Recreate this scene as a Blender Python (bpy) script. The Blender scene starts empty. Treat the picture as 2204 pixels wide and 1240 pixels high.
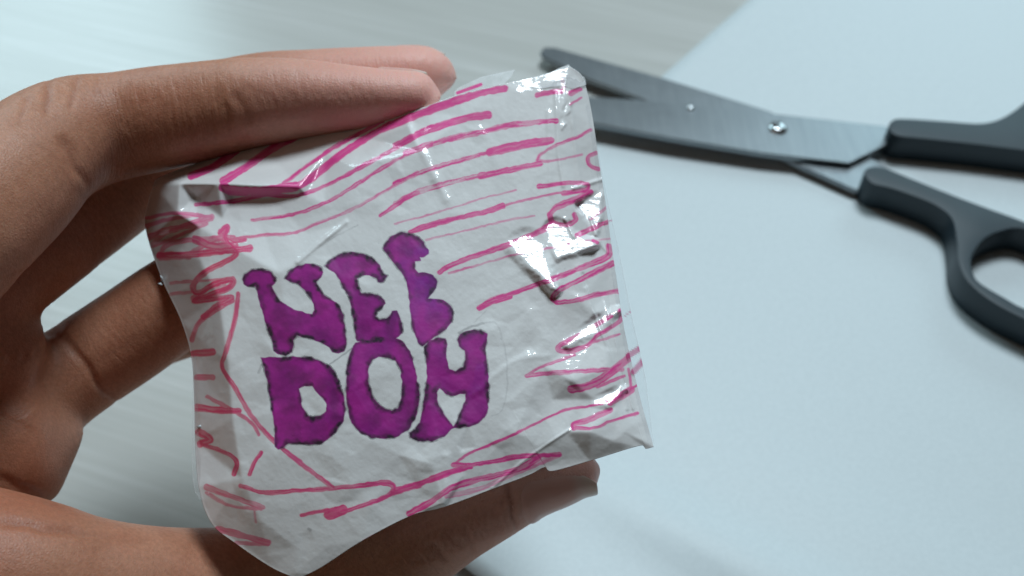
import bpy, bmesh, math, random
import numpy as np
from mathutils import Vector, Matrix
from mathutils.geometry import delaunay_2d_cdt

R = math.radians
random.seed(7)
scene = bpy.context.scene
C = scene.collection

# ------------------------------------------------------------------ camera
W, H = 2204.0, 1240.0                 # photograph pixels
HF = math.tan(R(27.5))                # half horizontal field
PITCH = 50.0
CAM_H = 21.5                          # cm above the desk
cam_data = bpy.data.cameras.new('camera')
cam = bpy.data.objects.new('camera', cam_data)
C.objects.link(cam)
cam.location = (0, 0, CAM_H / 100)
cam.rotation_euler = (R(90 - PITCH), 0, 0)
cam_data.sensor_width = 36.0
cam_data.lens = 18.0 / HF
cam_data.clip_start = 0.005
cam_data.clip_end = 50
cam_data.dof.use_dof = True
cam_data.dof.focus_distance = 0.157
cam_data.dof.aperture_fstop = 19.0
scene.camera = cam

# ------------------------------------------------------------------ world and window light
world = bpy.data.worlds.new('World')
scene.world = world
world.use_nodes = True
bg = world.node_tree.nodes['Background']
bg.inputs['Color'].default_value = (1.0, 0.86, 0.72, 1)
bg.inputs['Strength'].default_value = 0.028


def area_lamp(name, loc, target, sx, sy, power, color):
    d = bpy.data.lights.new(name, 'AREA')
    d.shape = 'RECTANGLE'
    d.size, d.size_y = sx, sy
    d.energy = power
    d.color = color
    o = bpy.data.objects.new(name, d)
    C.objects.link(o)
    o.location = loc
    o.rotation_euler = (Vector(target) - Vector(loc)).to_track_quat('-Z', 'Y').to_euler()
    return o


COOL = (0.64, 0.91, 1.0)
LAMP_B = Vector((0.24, 0.72, 1.25))
area_lamp('window_light_overhead', LAMP_B, (0, 0.15, 0.08), 0.36, 0.36, 13.5, (0.80, 0.93, 1.0))
LAMP_A = Vector((-0.62, 1.15, 0.75))
area_lamp('window_light_beyond', LAMP_A, (0, 0.25, 0.0), 0.42, 0.60, 4.6, COOL)
LAMP_C = Vector((0.66, 1.10, 0.56))
area_lamp('window_light_right', LAMP_C, (0.17, 0.29, 0.0), 0.50, 0.36, 2.0, COOL)
area_lamp('room_light', (-0.85, -0.25, 0.60), (0, 0.12, 0.08), 1.0, 1.0, 0.40, (1.0, 0.70, 0.44))

scene.view_settings.view_transform = 'Standard'
scene.view_settings.look = 'None'
scene.view_settings.exposure = 0.0
scene.view_settings.gamma = 1.0
scene.view_settings.use_curve_mapping = False
scene.cycles.use_denoising = True
scene.cycles.max_bounces = 10
scene.cycles.transparent_max_bounces = 12

# ------------------------------------------------------------------ pixel helpers
cp, sp = math.cos(R(PITCH)), math.sin(R(PITCH))
K = 2 * HF / W                        # cm per px per cm of depth


def cam2world(P):
    """camera coordinates in cm (x right, y up, z towards the viewer) -> metres"""
    P = np.asarray(P, float)
    x, y, z = P[..., 0], P[..., 1], P[..., 2]
    return np.stack([x, y * sp - z * cp, CAM_H + y * cp + z * sp], -1) / 100


def px2cam(px, py, d):
    px, py, d = np.broadcast_arrays(np.asarray(px, float), np.asarray(py, float), np.asarray(d, float))
    return np.stack([(px - W / 2) * K * d, -(py - H / 2) * K * d, -d], -1)


def at(px, py, d):
    return cam2world(px2cam(px, py, d))


def on_plane(px, py, z):
    """pixel -> point on the horizontal plane z (cm), metres"""
    a, b = (px - W / 2) * K, -(py - H / 2) * K
    t = (z - CAM_H) / (b * cp - sp)
    return Vector(cam2world([a * t, b * t, -t]))


def catmull(pts, n):
    pts = np.asarray(pts, float)
    p = np.vstack([2 * pts[0] - pts[1], pts, 2 * pts[-1] - pts[-2]])
    out = []
    for i in range(1, len(p) - 2):
        for t in np.linspace(0, 1, n, endpoint=False):
            a, b, c, d = p[i - 1], p[i], p[i + 1], p[i + 2]
            out.append(0.5 * ((2 * b) + (c - a) * t + (2 * a - 5 * b + 4 * c - d) * t * t + (3 * b - a - 3 * c + d) * t ** 3))
    out.append(p[-2])
    return np.array(out)


def vnoise(x, y, seed=0):
    """smooth value noise 0..1"""
    x = np.asarray(x, float); y = np.asarray(y, float)
    xi, yi = np.floor(x).astype(np.int64), np.floor(y).astype(np.int64)
    fx, fy = x - xi, y - yi
    fx = fx * fx * (3 - 2 * fx); fy = fy * fy * (3 - 2 * fy)

    def h(a, b):
        n = (a * 374761393 + b * 668265263 + seed * 1442695041) & 0x7fffffff
        n = ((n ^ (n >> 13)) * 1274126177) & 0x7fffffff
        return ((n ^ (n >> 16)) & 0xffff) / 65535.0
    return (h(xi, yi) * (1 - fx) + h(xi + 1, yi) * fx) * (1 - fy) + (h(xi, yi + 1) * (1 - fx) + h(xi + 1, yi + 1) * fx) * fy


def fbm(x, y, seed=0, o=4):
    s, a, t = 0, 1.0, 0
    for i in range(o):
        s = s + a * vnoise(x * 2 ** i, y * 2 ** i, seed + i); t += a; a *= .5
    return s / t


# ------------------------------------------------------------------ object helpers
def tag(o, label=None, cat=None, kind=None, group=None):
    if label: o['label'] = label
    if cat: o['category'] = cat
    if kind: o['kind'] = kind
    if group: o['group'] = group
    return o


def mesh_obj(name, verts, faces, mat, parent=None, smooth=True, origin=None):
    v = np.asarray(verts, float)
    if origin is not None:
        v = v - np.asarray(origin, float)
    elif parent is not None:
        v = v - np.array(parent.location)
    me = bpy.data.meshes.new(name)
    me.from_pydata([tuple(p) for p in v], [], [tuple(int(i) for i in f) for f in faces])
    me.update()
    if smooth:
        me.polygons.foreach_set('use_smooth', [True] * len(me.polygons))
    me.materials.append(mat)
    o = bpy.data.objects.new(name, me)
    C.objects.link(o)
    if origin is not None:
        o.location = origin
    if parent is not None:
        o.parent = parent
    return o


def empty(name, loc):
    o = bpy.data.objects.new(name, None)
    C.objects.link(o)
    o.location = loc
    o.empty_display_size = 0.02
    return o


class NT:
    def __init__(self, name):
        self.m = bpy.data.materials.new(name)
        self.m.use_nodes = True
        self.t = self.m.node_tree
        self.n = self.t.nodes
        self.b = self.n['Principled BSDF']
        self.out = self.n['Material Output']

    def add(self, typ, **kw):
        nd = self.n.new(typ)
        for k, v in kw.items():
            if k in nd.inputs.keys():
                nd.inputs[k].default_value = v
            else:
                setattr(nd, k, v)
        return nd

    def link(self, a, b):
        self.t.links.new(a, b)

    def attr(self, name):
        return self.add('ShaderNodeAttribute', attribute_name=name)

    def mix(self, fac, a, b, blend='MIX'):
        nd = self.n.new('ShaderNodeMix')
        nd.data_type = 'RGBA'; nd.blend_type = blend
        for s, v in ((0, fac), (6, a), (7, b)):
            if hasattr(v, 'is_linked'):
                self.link(v, nd.inputs[s])
            else:
                nd.inputs[s].default_value = v if s == 0 else (*v, 1)
        return nd.outputs[2]

    def math(self, op, a, b=None, clamp=False):
        nd = self.n.new('ShaderNodeMath'); nd.operation = op; nd.use_clamp = clamp
        for i, v in enumerate((a, b)):
            if v is None: continue
            if hasattr(v, 'is_linked'): self.link(v, nd.inputs[i])
            else: nd.inputs[i].default_value = v
        return nd.outputs[0]

    def ramp(self, fac, stops):
        nd = self.n.new('ShaderNodeValToRGB')
        e = nd.color_ramp.elements
        while len(e) < len(stops): e.new(0.5)
        for i, (p, c) in enumerate(stops):
            e[i].position = p
            e[i].color = (*c, 1) if len(c) == 3 else c
        self.link(fac, nd.inputs[0])
        return nd.outputs[0]

    def bump(self, height, strength, dist, normal=None):
        nd = self.add('ShaderNodeBump', Strength=strength, Distance=dist)
        self.link(height, nd.inputs['Height'])
        if normal is not None: self.link(normal, nd.inputs['Normal'])
        return nd.outputs[0]


# ================================================================== materials
def mat_desk():
    k = NT('whitewashed_laminate')
    tc = k.add('ShaderNodeTexCoord')
    mp = k.add('ShaderNodeMapping')
    mp.vector_type = 'TEXTURE'
    mp.inputs['Rotation'].default_value = (0, 0, R(-19))
    mp.inputs['Scale'].default_value = (1/16, 1/520, 1)
    k.link(tc.outputs['Object'], mp.inputs['Vector'])
    n1 = k.add('ShaderNodeTexNoise', Scale=1.0, Detail=4.0, Roughness=0.6)
    k.link(mp.outputs[0], n1.inputs['Vector'])
    mp2 = k.add('ShaderNodeMapping')
    mp2.vector_type = 'TEXTURE'
    mp2.inputs['Rotation'].default_value = (0, 0, R(-19))
    mp2.inputs['Scale'].default_value = (1/4, 1/60, 1)
    k.link(tc.outputs['Object'], mp2.inputs['Vector'])
    n2 = k.add('ShaderNodeTexNoise', Scale=1.0, Detail=3.0)
    k.link(mp2.outputs[0], n2.inputs['Vector'])
    s = k.math('ADD', k.math('MULTIPLY', n1.outputs[0], 0.6), k.math('MULTIPLY', n2.outputs[0], 0.4))
    col = k.ramp(s, [(0.30, (0.50, 0.50, 0.475)), (0.50, (0.545, 0.545, 0.52)), (0.60, (0.59, 0.59, 0.57)), (0.70, (0.72, 0.72, 0.70))])
    k.link(col, k.b.inputs['Base Color'])
    k.b.inputs['Roughness'].default_value = 0.22
    k.link(k.bump(n1.outputs[0], 0.12, 0.0004), k.b.inputs['Normal'])
    return k.m


def mat_sheet():
    k = NT('printer_paper')
    tc = k.add('ShaderNodeTexCoord')
    n = k.add('ShaderNodeTexNoise', Scale=900.0, Detail=3.0)
    k.link(tc.outputs['Object'], n.inputs['Vector'])
    k.link(k.ramp(n.outputs[0], [(0.3, (0.635, 0.70, 0.725)), (0.7, (0.675, 0.74, 0.765))]), k.b.inputs['Base Color'])
    k.b.inputs['Roughness'].default_value = 0.5
    k.b.inputs['Specular IOR Level'].default_value = 0.4
    k.link(k.bump(n.outputs[0], 0.1, 0.0001), k.b.inputs['Normal'])
    return k.m


def mat_steel():
    k = NT('brushed_steel')
    tc = k.add('ShaderNodeTexCoord')
    mp = k.add('ShaderNodeMapping')
    mp.inputs['Scale'].default_value = (900, 60, 60)
    mp.inputs['Rotation'].default_value = (0, 0, R(20))
    k.link(tc.outputs['Object'], mp.inputs['Vector'])
    n = k.add('ShaderNodeTexNoise', Scale=1.0, Detail=4.0)
    k.link(mp.outputs[0], n.inputs['Vector'])
    k.link(k.ramp(n.outputs[0], [(0.3, (0.25, 0.28, 0.30)), (0.7, (0.29, 0.32, 0.34))]), k.b.inputs['Base Color'])
    n2 = k.add('ShaderNodeTexNoise', Scale=260.0, Detail=4.0)
    k.link(tc.outputs['Object'], n2.inputs['Vector'])
    r = k.ramp(n2.outputs[0], [(0.35, (.335, .335, .335)), (0.7, (.35, .35, .35))])
    k.link(r, k.b.inputs['Roughness'])
    k.b.inputs['Metallic'].default_value = 1.0
    k.link(k.bump(n.outputs[0], 0.012, 0.0001), k.b.inputs['Normal'])
    return k.m


def mat_plastic():
    k = NT('black_plastic')
    tc = k.add('ShaderNodeTexCoord')
    n = k.add('ShaderNodeTexNoise', Scale=1400.0, Detail=2.0)
    k.link(tc.outputs['Object'], n.inputs['Vector'])
    k.b.inputs['Base Color'].default_value = (0.010, 0.026, 0.038, 1)
    k.b.inputs['Roughness'].default_value = 0.45
    k.link(k.bump(n.outputs[0], 0.12, 0.0002), k.b.inputs['Normal'])
    return k.m


def mat_skin():
    k = NT('skin')
    b = k.b
    tc = k.add('ShaderNodeTexCoord')
    n = k.add('ShaderNodeTexNoise', Scale=120.0, Detail=5.0, Roughness=0.65)
    k.link(tc.outputs['Object'], n.inputs['Vector'])
    n3 = k.add('ShaderNodeTexNoise', Scale=40.0, Detail=2.0)
    k.link(tc.outputs['Object'], n3.inputs['Vector'])
    base = k.ramp(n.outputs[0], [(0.3, (0.49, 0.215, 0.128)), (0.7, (0.61, 0.295, 0.188))])
    base = k.mix(k.ramp(n3.outputs[0], [(.4, (0, 0, 0)), (.75, (.55, .55, .55))]), base, (0.48, 0.15, 0.08))
    spk = k.add('ShaderNodeTexNoise', Scale=1500.0, Detail=2.0)
    k.link(tc.outputs['Object'], spk.inputs['Vector'])
    base = k.mix(1.0, base, k.ramp(spk.outputs[0], [(.3, (.82, .80, .78)), (.7, (1, 1, 1))]), 'MULTIPLY')
    base = k.mix(k.math('MULTIPLY', k.math('POWER', k.attr('tip').outputs['Fac'], 0.75), 0.95), base, (0.93, 0.49, 0.42))
    base = k.mix(k.math('MULTIPLY', k.attr('crease').outputs['Fac'], 0.55), base, (0.34, 0.12, 0.07))
    k.link(base, b.inputs['Base Color'])
    b.inputs['Roughness'].default_value = 0.48
    b.inputs['Specular IOR Level'].default_value = 0.42
    b.inputs['Subsurface Weight'].default_value = 0.28
    b.inputs['Subsurface Radius'].default_value = (1.0, 0.35, 0.18)
    b.inputs['Subsurface Scale'].default_value = 0.004
    # fine lines across the fingers, plus the diamond relief of skin
    s = k.attr('along'); a = k.attr('around')
    cmb = k.add('ShaderNodeCombineXYZ')
    k.link(k.math('MULTIPLY', s.outputs['Fac'], 8.0), cmb.inputs[0])
    k.link(k.math('MULTIPLY', a.outputs['Fac'], 1.6), cmb.inputs[1])
    lines = k.add('ShaderNodeTexNoise', Scale=1.0, Detail=3.0, Distortion=0.6)
    k.link(cmb.outputs[0], lines.inputs['Vector'])
    v = k.add('ShaderNodeTexVoronoi', Scale=1900.0)
    v.feature = 'DISTANCE_TO_EDGE'
    k.link(tc.outputs['Object'], v.inputs['Vector'])
    lm = k.math('MULTIPLY', lines.outputs[0], k.math('ADD', k.math('MULTIPLY', k.attr('fine').outputs['Fac'], 0.8), 0.06))
    h = k.math('ADD', lm, k.math('MULTIPLY', v.outputs[0], 0.25))
    h = k.math('ADD', h, k.math('MULTIPLY', n.outputs[0], 0.35))
    k.link(k.bump(h, 0.5, 0.0006), b.inputs['Normal'])
    return k.m


def mat_nail():
    k = NT('fingernail')
    tc = k.add('ShaderNodeTexCoord')
    free = k.attr('free').outputs['Fac']
    n = k.add('ShaderNodeTexNoise', Scale=300.0, Detail=2.0)
    k.link(tc.outputs['Object'], n.inputs['Vector'])
    col = k.mix(k.math('MULTIPLY', n.outputs[0], 0.5), (0.78, 0.40, 0.34), (0.84, 0.46, 0.40))
    col = k.mix(free, col, (0.80, 0.64, 0.57))
    k.link(col, k.b.inputs['Base Color'])
    k.b.inputs['Roughness'].default_value = 0.32
    k.b.inputs['Subsurface Weight'].default_value = 0.2
    k.b.inputs['Subsurface Radius'].default_value = (1.0, 0.4, 0.25)
    k.b.inputs['Subsurface Scale'].default_value = 0.002
    return k.m


def mat_packet():
    k = NT('taped_paper_with_marker')
    tc = k.add('ShaderNodeTexCoord')
    n = k.add('ShaderNodeTexNoise', Scale=700.0, Detail=4.0)
    k.link(tc.outputs['Object'], n.inputs['Vector'])
    n2 = k.add('ShaderNodeTexNoise', Scale=90.0, Detail=3.0)
    k.link(tc.outputs['Object'], n2.inputs['Vector'])
    col = k.ramp(n2.outputs[0], [(0.3, (0.85, 0.84, 0.84)), (0.7, (0.89, 0.885, 0.885))])
    col = k.mix(k.math('MULTIPLY', k.attr('pencil').outputs['Fac'], 0.55), col, (0.12, 0.12, 0.13))
    hue = k.attr('red').outputs['Fac']
    pink = k.mix(hue, (0.88, 0.05, 0.33), (0.84, 0.055, 0.14))
    pink = k.mix(k.math('MULTIPLY', n2.outputs[0], 0.30), pink, (0.92, 0.16, 0.45))
    col = k.mix(k.attr('pink').outputs['Fac'], col, pink)
    pur = k.mix(k.attr('violet').outputs['Fac'], (0.33, 0.010, 0.26), (0.29, 0.012, 0.40))
    n4 = k.add('ShaderNodeTexNoise', Scale=220.0, Detail=4.0)
    k.link(tc.outputs['Object'], n4.inputs['Vector'])
    pur = k.mix(k.ramp(n4.outputs[0], [(.38, (0, 0, 0)), (.68, (.9, .9, .9))]), pur, (0.52, 0.02, 0.36))
    col = k.mix(k.attr('purple').outputs['Fac'], col, pur)
    col = k.mix(k.attr('dark').outputs['Fac'], col, (0.028, 0.012, 0.032))
    k.link(col, k.b.inputs['Base Color'])
    k.b.inputs['Roughness'].default_value = 0.55
    k.b.inputs['Subsurface Weight'].default_value = 0.0
    k.b.inputs['Coat Weight'].default_value = 0.9
    k.b.inputs['Coat Roughness'].default_value = 0.06
    k.b.inputs['Coat IOR'].default_value = 1.48
    mp = k.add('ShaderNodeMapping')
    mp.inputs['Rotation'].default_value = (0.3, 0.2, R(-14))
    mp.inputs['Scale'].default_value = (160, 500, 160)
    k.link(tc.outputs['Object'], mp.inputs['Vector'])
    wn = k.add('ShaderNodeTexNoise', Scale=1.0, Detail=3.0)
    k.link(mp.outputs[0], wn.inputs['Vector'])
    k.link(k.bump(wn.outputs[0], 0.18, 0.0006), k.b.inputs['Coat Normal'])
    k.link(k.bump(n.outputs[0], 0.12, 0.0002), k.b.inputs['Normal'])
    return k.m


def mat_film():
    k = NT('clear_tape_film')
    tr = k.add('ShaderNodeBsdfTransparent')
    tr.inputs[0].default_value = (0.985, 0.99, 0.995, 1)
    gl = k.add('ShaderNodeBsdfGlossy', Roughness=0.10)
    df = k.add('ShaderNodeBsdfDiffuse')
    df.inputs[0].default_value = (0.85, 0.85, 0.86, 1)
    pk = k.attr('pink').outputs['Fac']
    c = k.mix(pk, (0.85, 0.85, 0.86), (0.70, 0.10, 0.30))
    k.link(c, df.inputs[0])
    tc = k.add('ShaderNodeTexCoord')
    n = k.add('ShaderNodeTexNoise', Scale=500.0, Detail=4.0)
    k.link(tc.outputs['Object'], n.inputs['Vector'])
    bp = k.bump(n.outputs[0], 0.12, 0.0004)
    k.link(bp, gl.inputs['Normal'])
    m1 = k.add('ShaderNodeMixShader')
    milky = k.math('ADD', k.attr('milky').outputs['Fac'], k.math('MULTIPLY', pk, 0.6), clamp=True)
    k.link(milky, m1.inputs[0])
    k.link(tr.outputs[0], m1.inputs[1]); k.link(df.outputs[0], m1.inputs[2])
    m2 = k.add('ShaderNodeMixShader')
    m2.inputs[0].default_value = 0.035
    k.link(m1.outputs[0], m2.inputs[1]); k.link(gl.outputs[0], m2.inputs[2])
    k.link(m2.outputs[0], k.out.inputs['Surface'])
    return k.m


M_DESK, M_SHEET, M_STEEL, M_PLASTIC = mat_desk(), mat_sheet(), mat_steel(), mat_plastic()
M_SCREW = mat_steel(); M_SCREW.name = 'polished_steel'
M_SCREW.node_tree.nodes['Principled BSDF'].inputs['Base Color'].default_value = (0.75, 0.78, 0.80, 1)
for l_ in list(M_SCREW.node_tree.links):
    if l_.to_socket.name in ('Base Color', 'Roughness'): M_SCREW.node_tree.links.remove(l_)
M_SCREW.node_tree.nodes['Principled BSDF'].inputs['Roughness'].default_value = 0.18
M_SKIN, M_NAIL, M_PACKET, M_FILM = mat_skin(), mat_nail(), mat_packet(), mat_film()

# ================================================================== desk
bm = bmesh.new()
bmesh.ops.create_cube(bm, size=1.0)
bmesh.ops.scale(bm, vec=(1.8, 1.2, 0.028), verts=bm.verts)
bmesh.ops.translate(bm, vec=(0.0, 0.30, -0.014), verts=bm.verts)
bmesh.ops.bevel(bm, geom=list(bm.edges), offset=0.002, segments=2, affect='EDGES')
me = bpy.data.meshes.new('desk_top'); bm.to_mesh(me); bm.free()
me.materials.append(M_DESK)
desk = bpy.data.objects.new('desk_top', me); C.objects.link(desk)
tag(desk, 'whitewashed wood grain desk top under the paper sheet', 'desk', 'structure')

# ================================================================== sheet of paper
e1 = (on_plane(1620, 0, 0) - on_plane(1430, 165, 0)).normalized()      # long edge going away
corner = on_plane(561, 919, 0.0) + e1 * 0.0035
e2 = Vector((e1.y, -e1.x, 0))
NX, NY = 90, 64
LX, LY = 0.297 * 1.35, 0.21 * 1.55
vs, fs = [], []
for j in range(NY + 1):
    for i in range(NX + 1):
        u, v = i / NX, j / NY
        p = corner + e1 * (u * LX) + e2 * (v * LY)
        a, b = u * LX * 100, v * LY * 100
        z = 0.0006 + 0.0004 * math.sin(a * 0.33 + b * 0.12) + 0.0004
        z += 0.0030 * math.exp(-((a - 1.0) / 2.6) ** 2) * math.exp(-((b - 9.0) / 6.0) ** 2)     # near edge lifts off the desk
        z += 0.0040 * math.exp(-((a - 2.6 - b * 0.13) / 0.9) ** 2) * (1 / (1 + math.exp(-(b - 8) / 1.6)))
        z += 0.0018 * math.exp(-((a - 5.2 - b * 0.10) / 1.3) ** 2) * (1 / (1 + math.exp(-(b - 12) / 2)))
        vs.append((p.x, p.y, z))
for j in range(NY):
    for i in range(NX):
        a = j * (NX + 1) + i
        fs.append((a, a + NX + 1, a + NX + 2, a + 1))
sheet = mesh_obj('paper_sheet', vs, fs, M_SHEET, origin=tuple(corner))
md = sheet.modifiers.new('thickness', 'SOLIDIFY'); md.thickness = 0.00025; md.offset = 1
tag(sheet, 'large blank white paper sheet lying flat on the desk under the scissors', 'paper')

# ================================================================== scissors
sc_o = on_plane(1675, 275, 0.1)
scissors = empty('scissors', (sc_o.x, sc_o.y, 0.001))
tag(scissors, 'open scissors with steel blades and black plastic handles on the white sheet', 'scissors')


def slab(name, outline, z0, z1, mat, bevel, hole=None, segs=3, smooth_n=0):
    """pixel outline on the plane z1 (cm) extruded down to z0"""
    def loop(o):
        if smooth_n:
            q = np.array(o + o[:3], float)
            c = catmull(q, smooth_n)
            o = c[smooth_n: smooth_n * (len(o) + 1)].tolist()
        return [on_plane(x, y, z1) for x, y in o]
    bm = bmesh.new()
    loops = [loop(outline)] + ([loop(hole)] if hole else [])
    edges = []
    for lp in loops:
        vv = [bm.verts.new((p.x, p.y, z1 / 100)) for p in lp]
        for i in range(len(vv)):
            edges.append(bm.edges.new((vv[i], vv[(i + 1) % len(vv)])))
    r = bmesh.ops.triangle_fill(bm, use_beauty=True, use_dissolve=False, edges=edges)
    top = [f for f in bm.faces]
    bmesh.ops.recalc_face_normals(bm, faces=top)
    if top[0].normal.z < 0:
        bmesh.ops.reverse_faces(bm, faces=top)
    ex = bmesh.ops.extrude_face_region(bm, geom=top)
    nv = [e for e in ex['geom'] if isinstance(e, bmesh.types.BMVert)]
    bmesh.ops.translate(bm, vec=(0, 0, (z0 - z1) / 100), verts=nv)
    bmesh.ops.recalc_face_normals(bm, faces=bm.faces)
    if bevel:
        bm.normal_update()
        ee = [e for e in bm.edges if len(e.link_faces) == 2 and e.calc_face_angle(0) > R(60) and abs(e.verts[0].co.z - e.verts[1].co.z) < 1e-6]
        bmesh.ops.bevel(bm, geom=ee, offset=bevel / 100, segments=segs, profile=0.5, affect='EDGES', clamp_overlap=True)
    for f in bm.faces:
        f.smooth = True
    me = bpy.data.meshes.new(name)
    bmesh.ops.translate(bm, vec=-scissors.location, verts=bm.verts)
    bm.to_mesh(me); bm.free()
    me.materials.append(mat)
    try:
        me.set_sharp_from_angle(angle=R(40))
    except Exception:
        pass
    o = bpy.data.objects.new(name, me); C.objects.link(o); o.parent = scissors
    return o


# lower blade (its tip shows beyond the packet, its tang runs to the near handle)
tag(slab('blade', [(1163, 112), (1172, 101), (1195, 102), (1430, 168), (1655, 238), (1790, 300), (1900, 352), (1930, 375), (1900, 412), (1838, 408),
                   (1690, 342), (1560, 295), (1390, 216), (1262, 168), (1168, 122)], 0.30, 0.46, M_STEEL, 0.03, segs=1), 'steel blade lying underneath')
# upper blade with the screw
ub = slab('blade', [(1150, 212), (1168, 202), (1265, 207), (1400, 216), (1520, 232), (1640, 241), (1905, 270), (1950, 285), (1932, 300), (1828, 352), (1640, 330),
                    (1450, 300), (1280, 268), (1200, 238), (1155, 220)], 0.48, 0.66, M_STEEL, 0.03, segs=1)
for v_ in ub.data.vertices:
    w_ = v_.co + scissors.location
    p_ = on_plane(1640, 330, .66)
    t_ = max(0.0, min(1.0, (p_.x - w_.x) / 0.05))
    l_ = on_plane(1265, 207, .66); m_ = on_plane(1280, 268, .66)
    y_ = max(0.0, min(1.0, (on_plane(1640, 241, .66).y + (l_.y - on_plane(1640, 241, .66).y) * t_ - w_.y) / 0.009))
    v_.co.z += 0.0003 * y_ * min(1, t_ * 3)
tag(ub, 'steel blade on top carrying the screw')
# handles
slab('handle', [(1860, 372), (1874, 360), (1905, 362), (1960, 384), (2050, 420), (2130, 450), (2204, 477), (2300, 520), (2390, 590), (2420, 670),
                (2380, 730), (2300, 726), (2204, 686), (2132, 647), (2084, 606), (2064, 565), (2060, 520), (2050, 472), (2022, 446), (1985, 428),
                (1920, 405), (1878, 394)], 0.1, 1.1, M_PLASTIC, 0.22, segs=4, smooth_n=5,
     hole=[(2204, 492), (2147, 499), (2113, 519), (2091, 553), (2095, 590), (2113, 612), (2160, 640), (2204, 664), (2290, 694), (2345, 694), (2366, 655), (2335, 590), (2280, 530)])
slab('handle', [(1913, 272), (1924, 258), (1950, 256), (2030, 261), (2100, 266), (2140, 261), (2172, 246), (2204, 222), (2260, 170), (2340, 130), (2440, 130),
                (2500, 190), (2490, 270), (2420, 325), (2310, 335), (2204, 323), (2100, 310), (1990, 298), (1930, 291)], 0.1, 1.1, M_PLASTIC, 0.22, segs=4, smooth_n=5,
     hole=[(2240, 262), (2280, 215), (2350, 175), (2420, 175), (2455, 215), (2440, 262), (2390, 292), (2310, 298), (2255, 290)])
# screw: domed head with a slot
c0 = on_plane(1675, 274, 0.72)
bm = bmesh.new()
prof = [(0.0, .10), (.10, .095), (.18, .07), (.225, .035), (.24, 0.0), (.24, -.05)]
prof = [(a * 1.25, b * 1.3) for a, b in prof]
rings = []
for r_, h_ in prof[1:]:
    rings.append([bm.verts.new((c0.x + r_ / 100 * math.cos(a), c0.y + r_ / 100 * math.sin(a), 0.0067 + h_ / 100)) for a in np.linspace(0, 2 * math.pi, 28, endpoint=False)])
ctr = bm.verts.new((c0.x, c0.y, 0.0067 + .10 / 100))
for i in range(28):
    bm.faces.new((ctr, rings[0][i], rings[0][(i + 1) % 28])).smooth = True
    for a, b in zip(rings[:-1], rings[1:]):
        bm.faces.new((a[i], b[i], b[(i + 1) % 28], a[(i + 1) % 28])).smooth = True
bmesh.ops.recalc_face_normals(bm, faces=bm.faces)
bmesh.ops.translate(bm, vec=-scissors.location, verts=bm.verts)
me = bpy.data.meshes.new('screw'); bm.to_mesh(me); bm.free(); me.materials.append(M_SCREW)
screw = bpy.data.objects.new('screw', me); C.objects.link(screw); screw.parent = scissors
bm = bmesh.new(); bmesh.ops.create_cube(bm, size=1)
bmesh.ops.scale(bm, vec=(.0040, .0006, .0006), verts=bm.verts)
bmesh.ops.rotate(bm, cent=(0, 0, 0), matrix=Matrix.Rotation(R(70), 3, 'Z'), verts=bm.verts)
bmesh.ops.translate(bm, vec=Vector((c0.x, c0.y, 0.00775)) - scissors.location, verts=bm.verts)
me = bpy.data.meshes.new('screw_slot'); bm.to_mesh(me); bm.free(); me.materials.append(M_PLASTIC)
slot = bpy.data.objects.new('screw_slot', me); C.objects.link(slot); slot.parent = screw
# rivet pip on the blade
g0 = on_plane(1486, 233, 0.66)
bm = bmesh.new(); bmesh.ops.create_uvsphere(bm, u_segments=12, v_segments=8, radius=0.0013)
bmesh.ops.scale(bm, vec=(1, 1, .7), verts=bm.verts)
bmesh.ops.translate(bm, vec=Vector((g0.x, g0.y, 0.0066)) - scissors.location, verts=bm.verts)
for f in bm.faces: f.smooth = True
me = bpy.data.meshes.new('blade_stud'); bm.to_mesh(me); bm.free(); me.materials.append(M_SCREW)
stud = bpy.data.objects.new('blade_stud', me); C.objects.link(stud); stud.parent = scissors

# ================================================================== packet
D0 = 15.0
packet_loc = Vector(at(860, 680, D0 + 1.2))
packet = empty('paper_packet', packet_loc)
tag(packet, 'crumpled white paper packet wrapped in clear tape, with purple lettering and pink scribbles', 'packet')

TOP = [(330, 398), (345, 381), (440, 345), (560, 305), (640, 286), (740, 263), (880, 240), (980, 206), (1085, 180), (1160, 163), (1200, 150), (1225, 142)]
RIGHT = [(1225, 142), (1250, 160), (1262, 190), (1275, 250), (1288, 340), (1298, 400), (1308, 470), (1318, 540), (1330, 620), (1342, 700), (1364, 800), (1384, 880), (1407, 962)]
BOTTOM = [(640, 1246), (690, 1222), (780, 1164), (885, 1110), (960, 1090), (1080, 1045), (1140, 1022), (1172, 1006), (1190, 1014), (1270, 992), (1375, 960), (1390, 966), (1407, 962)]
LEFT = [(330, 398), (318, 440), (312, 475), (320, 520), (350, 605), (390, 692), (412, 770), (418, 860), (420, 950), (428, 1050), (455, 1126), (510, 1172), (585, 1222), (640, 1246)]


TILT = 0.0027                         # the packet leans back: cm of depth per px of height


def lean(y):
    return TILT * (1000 - np.asarray(y, float))


def resample(poly, n, smooth=True):
    p = catmull(poly, 12) if smooth else np.array(poly, float)
    s = np.concatenate([[0], np.cumsum(np.hypot(*np.diff(p, axis=0).T))])
    t = np.linspace(0, s[-1], n)
    return np.stack([np.interp(t, s, p[:, 0]), np.interp(t, s, p[:, 1])], 1)


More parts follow.
